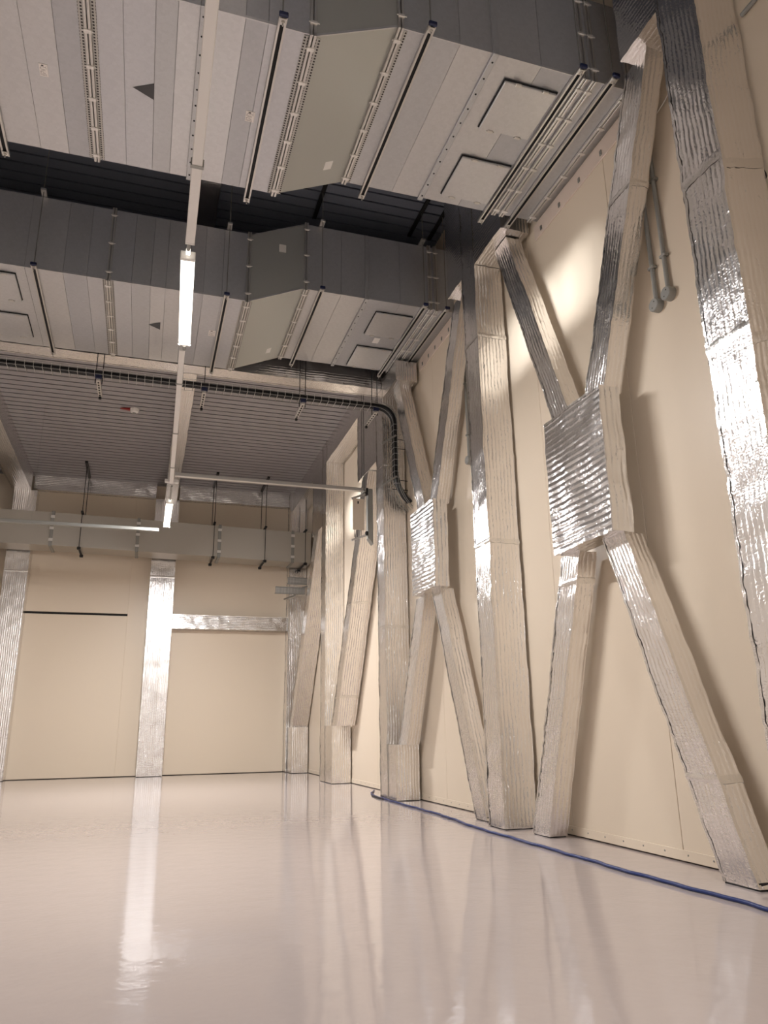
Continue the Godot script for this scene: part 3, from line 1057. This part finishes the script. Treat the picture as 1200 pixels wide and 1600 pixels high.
	for i in 4:
		var x: float = hx[i]
		var y := duct_y(d3, x)
		var o := thing("rod_hanger", names[i], "hanger", "black rod hangers of the rear duct", Vector3(x, y, d3.zn + 0.1))
		for z in [0.0, -1.05]:
			var r := MB.new()
			r.rod(Vector3(0, -0.06, z), Vector3(0, 9.1 - y, z), 0.011, 6)
			obj("threaded_rod", r, M.dark, o)
			var nt := MB.new()
			nt.box(Vector3(-0.05, -0.10, z - 0.05), Vector3(0.05, -0.02, z + 0.05), 0.01)
			obj("nut_block", nt, M.black, o)
		var bar := MB.new()
		bar.box(Vector3(-0.03, -0.06, -1.2), Vector3(0.03, -0.035, 0.12), 0.006)
		obj("carrier_bar", bar, M.dark, o)
		var tb := MB.new()
		tb.box(Vector3(-0.035, 1.02, -1.1), Vector3(0.035, 1.07, 0.1), 0.006)
		obj("top_bar", tb, M.dark, o)
		var ch := MB.new()
		ch.box(Vector3(-0.04, 9.03 - y, -1.15), Vector3(0.04, 9.095 - y, 0.35), 0.006)
		obj("ceiling_channel", ch, M.black, o)

# ---------------------------------------------------------------- cable trays, trunking, small things
func arc_path(pts: Array, r: float, n := 6) -> PackedVector3Array:
	# straight runs joined by rounded bends
	var out := PackedVector3Array([pts[0]])
	for i in range(1, pts.size() - 1):
		var p: Vector3 = pts[i]
		var a: Vector3 = (pts[i - 1] - p).normalized()
		var b: Vector3 = (pts[i + 1] - p).normalized()
		for k in n + 1:
			var t := float(k) / n
			out.append((p + a * r).lerp(p, t).lerp(p.lerp(p + b * r, t), t))
	out.append(pts[-1])
	return out

func build_services() -> void:
	# lamp trunking
	var segs := [[0.10, -0.2, 0.148, -7.02, "lamp trunking nearest the viewer, passing below the first duct", 0.095], [0.19, -9.42, 0.275, -15.25, "lamp trunking between the near and the far lamp", 0.08]]
	for q in segs:
		var o := thing("lamp_trunking", q[4], "cable trunking", "metal trunking of the lamp row", Vector3(q[0], 6.2, q[1]))
		var b := MB.new()
		var d := Vector3(q[2] - q[0], 0, q[3] - q[1])
		var L := d.length()
		var dir := d / L
		var side := dir.cross(Vector3.UP).normalized()
		b.hex_box(d * 0.5 + Vector3(0, 0.03, 0), side * q[5] * 0.5, Vector3(0, 0.035, 0), dir * L * 0.5, 0.006)
		obj("channel", b, M.trunk, o)
		var ec := MB.new()
		ec.hex_box(d + dir * 0.012 + Vector3(0, 0.03, 0), side * q[5] * 0.52, Vector3(0, 0.038, 0), dir * 0.012, 0.004)
		obj("end_plate", ec, M.white_plastic, o)
		for t in [0.18, 0.52, 0.83]:
			var cl := MB.new()
			var c: Vector3 = d * t + Vector3(0, 0.03, 0)
			cl.hex_box(c, side * (q[5] * 0.5 + 0.012), Vector3(0, 0.043, 0), dir * 0.02, 0.003)
			obj("clamp", cl, M.zinc_dull, o)
			var w := MB.new()
			var zz: float = q[1] + c.z
			var top := 8.31 if zz < -13.9 else (7.85 if zz < -5.75 and zz > -8.0 else (10.55 if zz > -11.1 or zz < -13.8 else 8.1))
			if zz < -9.0 and zz > -11.1:
				top = 10.55
			w.rod(c + side * 0.045, c + side * 0.045 + Vector3(0, top - 6.28, 0), 0.003, 5)
			obj("suspension_wire", w, M.zinc_dull, o)
	var eb := MB.new()
	eb.box(Vector3(0.14, 6.23, -15.36), Vector3(0.42, 6.30, -15.27), 0.01)
	tag(obj("end_bracket", eb, M.white_plastic), "small white bracket plate at the far end of the lamp trunking", "bracket")
	# cross trunking to the junction board
	var ct := thing("cross_trunking", "grey trunking running from the lamp row to the board on the far column", "cable trunking", "", Vector3(0.325, 6.24, -14.9))
	var cb := MB.new()
	cb.box(Vector3(0, 0, -0.05), Vector3(4.035, 0.075, 0.05), 0.006)
	obj("channel", cb, M.zinc, ct)
	var cc := MB.new()
	cc.box(Vector3(4.035, -0.01, -0.055), Vector3(4.085, 0.085, 0.055), 0.01)
	obj("end_cap", cc, M.black, ct)
	for x in [3.98]:
		for z in [-0.08, 0.08]:
			var r := MB.new()
			r.rod(Vector3(x, -0.03, z), Vector3(x, 2.85, z), 0.006, 6)
			obj("threaded_rod", r, M.dark, ct)
		var bar := MB.new()
		bar.box(Vector3(x - 0.02, -0.04, -0.14), Vector3(x + 0.02, -0.001, 0.14), 0.004)
		obj("carrier_bar", bar, M.zinc_dull, ct)
	# trunking in front of the rear duct
	var rt := thing("side_trunking", "pale trunking crossing in front of the rear duct to the far lamp", "cable trunking", "", Vector3(X0, 6.05, -18.75))
	var rb := MB.new()
	rb.box(Vector3(0.01, 0, -0.05), Vector3(0.12 - X0, 0.08, 0.05), 0.006)
	obj("channel", rb, M.zinc_dull, rt)
	for x in [2.2]:
		var w := MB.new()
		w.rod(Vector3(x, 0.05, 0), Vector3(x, 3.04, 0), 0.002, 5)
		obj("suspension_wire", w, M.zinc_dull, rt)
	# vertical cover and junction board at the far column
	var dc := thing("cable_cover", "upright grey cable cover with a slanted foot beside the junction board", "cable cover", "", Vector3(4.40, 5.05, -14.9))
	var db := MB.new()
	db.prism([Vector2(0, 0.14), Vector2(0.10, 0), Vector2(0.10, 1.24), Vector2(0, 1.24)], -0.09, 0.09)
	obj("cover", db, M.zinc_dull, dc)
	for y in [0.25, 1.15]:
		var k := MB.new()
		k.box(Vector3(-0.05, y - 0.045, -0.05), Vector3(0.0, y + 0.045, 0.05), 0.01)
		obj("fixing_block", k, M.black, dc)
	var jb := thing("junction_board", "small beige junction board hung between two brackets near the far column", "board", "", Vector3(4.05, 5.15, -14.9))
	var bb := MB.new()
	bb.box(Vector3(0.02, 0.22, -0.02), Vector3(0.27, 0.92, 0.02), 0.006)
	obj("plate", bb, M.board, jb)
	var sl := MB.new()
	sl.box(Vector3(0.12, 0.80, 0.02), Vector3(0.15, 0.86, 0.026), 0.002)
	obj("slot", sl, M.dark, jb)
	for y in [0.0, 0.93]:
		var br := MB.new()
		br.hex_box(Vector3(0.16, y + 0.05, 0.0), Vector3(0.17, 0.07, 0), Vector3(-0.008, 0.02, 0), Vector3(0, 0, 0.02), 0.003)
		obj("bracket", br, M.zinc, jb)
	for x in [0.05, 0.12, 0.2]:
		var wv := MB.new()
		wv.rod(Vector3(x, 0.06, 0.01), Vector3(x + 0.01, 0.22, 0.01), 0.006, 6)
		obj("cable_end", wv, M.dark, jb)
	# wire basket tray across the hall, bending down the column
	var tray := thing("basket_tray", "wire basket cable tray crossing the hall and bending down the column", "cable tray", "", Vector3(X0 + 0.03, 7.72, -13.80))
	var org := Vector3(X0 + 0.03, 7.72, -13.80)
	var bend := 4.62 - org.x
	var wires := MB.new()
	for q in [[0.0, -0.13], [0.0, 0.0], [0.0, 0.13], [0.07, -0.15], [0.07, 0.15], [0.11, -0.15], [0.11, 0.15]]:
		var pts := [Vector3(0, q[0], q[1]), Vector3(bend + q[0], q[0], q[1]), Vector3(bend + q[0], -1.85 - q[0] * 0.5, q[1]), Vector3(bend + 0.34, -2.2 + q[0], q[1])]
		wires.tube(arc_path(pts, 0.42), 0.0048, 5)
	obj("long_wires", wires, M.zinc_dull, tray)
	var cross := MB.new()
	for i in 61:
		var x := 0.1 + i * 0.15
		cross.tube(PackedVector3Array([Vector3(x, 0.11, -0.15), Vector3(x, 0, -0.14), Vector3(x, 0, 0.14), Vector3(x, 0.11, 0.15)]), 0.0045, 5)
	for i in 11:
		var y := -0.35 - i * 0.13
		cross.tube(PackedVector3Array([Vector3(bend + 0.11, y, -0.15), Vector3(bend, y, -0.14), Vector3(bend, y, 0.14), Vector3(bend + 0.11, y, 0.15)]), 0.0035, 5)
	var co := obj("cross_wires", cross, M.zinc, tray)
	co.set_meta("kind", "stuff")
	for y in [-0.72, -1.62]:
		var arm := MB.new()
		arm.hex_box(Vector3(bend - 0.12, y, 0.16), Vector3(0.16, 0.11, 0), Vector3(-0.01, 0.015, 0), Vector3(0, 0, 0.02), 0.003)
		obj("bracket_arm", arm, M.zinc_dull, tray)
		var st := MB.new()
		st.rod(Vector3(bend, y + 0.1, 0.0), Vector3(bend + 0.33, y + 0.08, 0.0), 0.008, 6)
		st.rod(Vector3(bend, y - 0.12, 0.0), Vector3(bend + 0.33, y - 0.12, 0.0), 0.008, 6)
		obj("stay_rod", st, M.dark, tray)
	# brackets with rods carrying the tray
	var bl := ["perforated tray bracket left of the red alarm sounder", "perforated tray bracket just right of the lamp trunking", "perforated tray bracket in the middle of the cable tray run", "perforated tray bracket next to the downward bend", "perforated tray bracket beyond the left picture edge"]
	var bx := [-1.2, 0.75, 2.72, 4.27, -4.2]
	for i in 5:
		var x: float = bx[i]
		var o := thing("tray_bracket", bl[i], "bracket", "perforated brackets under the wire basket tray", Vector3(x, 7.66, -13.78))
		var pb := MB.new()
		pb.box(Vector3(-0.035, -0.04, -0.72), Vector3(0.035, 0.05, 0.04), 0.004)
		obj("arm", pb, M.zinc, o)
		for k in 6:
			var h := MB.new()
			h.box(Vector3(-0.015, -0.044, -0.66 + k * 0.115), Vector3(0.015, -0.0395, -0.60 + k * 0.115))
			obj("slot", h, M.dark, o)
		for z in [-0.08]:
			for s in ([-0.03, 0.03] if i != 1 else [0.0]):
				var r := MB.new()
				r.rod(Vector3(s * 2.0, -0.05, z - 0.1 * s), Vector3(s * 2.0, 2.94, z - 0.1 * s), 0.009, 6)
				obj("threaded_rod", r, M.dark, o)
		var nb := MB.new()
		nb.box(Vector3(-0.06, 0.0, 0.0), Vector3(0.06, 0.09, 0.06), 0.01)
		obj("nut_block", nb, M.blue_cap, o)
		var ne := MB.new()
		ne.box(Vector3(-0.025, -0.09, -0.74), Vector3(0.025, -0.04, -0.69), 0.006)
		obj("end_nut", ne, M.black, o)
	# the black cables lying in the tray
	var cbl := MB.new()
	for q in [[0.03, 0.06, 0.02], [0.035, 0.10, 0.022], [0.03, 0.02, 0.02], [0.03, -0.03, 0.018], [0.07, 0.07, 0.02], [0.075, 0.115, 0.018], [0.068, 0.03, 0.018]]:
		var pts := [org + Vector3(0, q[0], q[1]), org + Vector3(bend + q[0], q[0], q[1]), org + Vector3(bend + q[0], -1.75, q[1]), org + Vector3(bend + 0.33, -2.02 + q[0] * 0.6, q[1])]
		cbl.tube(arc_path(pts, 0.40), q[2], 8)
	tag(obj("tray_cables", cbl, M.black), "bundle of black cables lying in the wire basket tray", "cable")
	var gc := MB.new()
	gc.tube(arc_path([org + Vector3(bend - 0.52, 0.1, -0.02), org + Vector3(bend - 0.32, 0.12, -0.02), org + Vector3(bend - 0.2, 0.09, -0.02)], 0.05), 0.014, 8)
	tag(obj("green_cable", gc, M.green), "short piece of green cable lying on the black cables at the bend", "cable")
	# alarm sounder on the low ceiling
	var al := thing("alarm_sounder", "small white and red alarm sounder on the low corrugated ceiling", "alarm", "", Vector3(-0.68, 9.1, -18.35))
	var a1 := MB.new()
	a1.lathe(Vector3(0, 0, 0), Vector3.DOWN, [Vector2(0.11, 0), Vector2(0.11, 0.03), Vector2(0.095, 0.09), Vector2(0.06, 0.12), Vector2(0.0, 0.12)], 18)
	obj("body", a1, M.white_plastic, al)
	var a2 := MB.new()
	a2.lathe(Vector3(0, -0.118, 0), Vector3.DOWN, [Vector2(0.05, 0), Vector2(0.045, 0.02), Vector2(0.0, 0.022)], 14)
	obj("sensor_face", a2, M.grey_plastic, al)
	var a3 := MB.new()
	a3.prism([Vector2(-0.34, -0.03), Vector2(-0.11, -0.005), Vector2(-0.11, -0.055)], -0.045, 0.045)
	obj("red_flag", a3, M.red, al)
	# conduits with round boxes on the right wall
	var cl2 := ["right one of two wall conduits ending in a round box", "left one of two wall conduits ending in a round box", "lone wall conduit half hidden behind the column between the node boxes"]
	var cz := [-5.60, -5.80, -10.75]
	var ct2 := [7.56, 7.5, 7.53]
	var cbm := [5.62, 5.60, 5.60]
	for i in 3:
		var o := thing("wall_conduit", cl2[i], "conduit", "wall conduits with round boxes", Vector3(X1 - 0.035, cbm[i], cz[i]))
		var p := MB.new()
		p.rod(Vector3(0, 0, 0), Vector3(0, ct2[i] - cbm[i], 0.0), 0.024, 12)
		obj("pipe", p, M.grey_plastic, o)
		var bx2 := MB.new()
		bx2.lathe(Vector3(0.034, -0.04, 0), Vector3.LEFT, [Vector2(0.075, 0), Vector2(0.075, 0.075), Vector2(0.068, 0.085), Vector2(0, 0.085)], 20)
		obj("round_box", bx2, M.grey_plastic, o)
		var kn := MB.new()
		for s in [-0.03, 0.03]:
			kn.lathe(Vector3(-0.05, -0.04 + s, s * 0.6), Vector3.LEFT, [Vector2(0.008, 0), Vector2(0.007, 0.003), Vector2(0, 0.003)], 8)
		obj("screw", kn, M.dark, o)
		for y in [0.42, 1.38]:
			var c := MB.new()
			c.box(Vector3(-0.03, y - 0.018, -0.045), Vector3(0.034, y + 0.018, 0.05), 0.008)
			obj("pipe_clip", c, M.zinc_dull, o)
	var hc := thing("wall_conduit", "horizontal conduit on the right wall at the top right picture corner", "conduit", "", Vector3(X1 - 0.03, 7.70, -4.15))
	var hp := MB.new()
	hp.rod(Vector3.ZERO, Vector3(0, 0, 5.0), 0.022, 12)
	obj("pipe", hp, M.grey_plastic, hc)
	for z in [0.3, 2.0, 3.6]:
		var c := MB.new()
		c.box(Vector3(-0.03, -0.035, z - 0.02), Vector3(0.029, 0.035, z + 0.02), 0.006)
		obj("pipe_clip", c, M.zinc_dull, hc)
	var wh := MB.new()
	wh.box(Vector3(X1 - 0.05, 6.46, -13.14), Vector3(X1 - 0.001, 6.56, -13.09), 0.008)
	tag(obj("wall_plug", wh, M.black), "tiny black plug on the wall beside the downward cable tray", "plug")
	# loose thin wire above the conduits
	var lw := MB.new()
	lw.tube(arc_path([Vector3(4.98, 8.0, -4.95), Vector3(4.96, 7.75, -5.25), Vector3(4.93, 7.68, -5.42), Vector3(4.98, 7.95, -5.5)], 0.08), 0.006, 6)
	tag(obj("loose_wire", lw, M.white_plastic), "thin loose pale wire sagging on the wall above the two conduits", "wire")
	# perforated offcuts on the corner column
	var pq := [[4.05, 4.66, 5.60, 5.78, -22.45, "upper perforated tray end sticking out at the far corner column"], [3.70, 4.62, 5.32, 5.50, -22.6, "lower perforated tray end sticking out at the far corner column"]]
	for q in pq:
		var o := thing("tray_end", q[5], "cable tray", "perforated tray ends at the far corner column", Vector3(q[0], q[2], q[4]))
		var b := MB.new()
		b.box(Vector3(0, 0, -0.02), Vector3(q[1] - q[0], q[3] - q[2], 0.0), 0.003)
		b.box(Vector3(0, 0, -0.14), Vector3(q[1] - q[0], 0.015, -0.021), 0.003)
		obj("perforated_side", b, M.punched, o)
		var rl := MB.new()
		rl.box(Vector3(0, q[3] - q[2], -0.02), Vector3(q[1] - q[0], q[3] - q[2] + 0.02, 0.012), 0.004)
		rl.box(Vector3(0, -0.02, -0.02), Vector3(q[1] - q[0], 0, 0.012), 0.004)
		obj("rim", rl, M.zinc_dull, o)
		var sa := MB.new()
		sa.hex_box(Vector3(0.5, -0.07, -0.3), Vector3(0.02, 0, 0), Vector3(0, 0.02, 0), Vector3(0.1, 0, 0.4), 0.003)
		obj("bracket_arm", sa, M.zinc_dull, o)
	# blue cable on the floor
	var pts := [Vector3(4.78, 0.016, -15.9), Vector3(4.5, 0.016, -15.1), Vector3(4.41, 0.016, -14.5), Vector3(4.39, 0.016, -13.7), Vector3(4.37, 0.016, -12.6), Vector3(4.37, 0.016, -12.1), Vector3(4.35, 0.016, -10.95), Vector3(4.24, 0.016, -9.7), Vector3(4.22, 0.016, -9.1), Vector3(4.21, 0.016, -7.75), Vector3(4.20, 0.016, -6.8), Vector3(4.19, 0.016, -6.0), Vector3(4.22, 0.016, -5.25), Vector3(4.23, 0.016, -4.6), Vector3(4.2, 0.016, -3.5), Vector3(4.0, 0.016, -1.0)]
	var cv := Curve3D.new()
	for i in pts.size():
		var t: Vector3 = (pts[mini(i + 1, pts.size() - 1)] - pts[maxi(i - 1, 0)]) * 0.18
		cv.add_point(pts[i], -t, t)
	var path := PackedVector3Array()
	var CL := cv.get_baked_length()
	var np := int(CL / 0.06)
	for i in np + 1:
		var s := CL * i / np
		var p := cv.sample_baked(s)
		p.x += 0.010 * sin(s * 7.0) + 0.006 * sin(s * 17.0 + 1.0)
		path.append(p)
	var bc := MB.new()
	bc.tube(path, 0.0155, 10)
	tag(obj("floor_cable", bc, M.cable_blue), "long blue cable lying on the floor along the right wall", "cable")
	var be := MB.new()
	be.tube(PackedVector3Array([Vector3(4.40, 0.012, -14.75), Vector3(4.36, 0.02, -14.3), Vector3(4.36, 0.016, -13.9)]), 0.011, 8)
	tag(obj("cable_end", be, M.black), "short dark cable end beside the blue cable at the column foot", "cable")
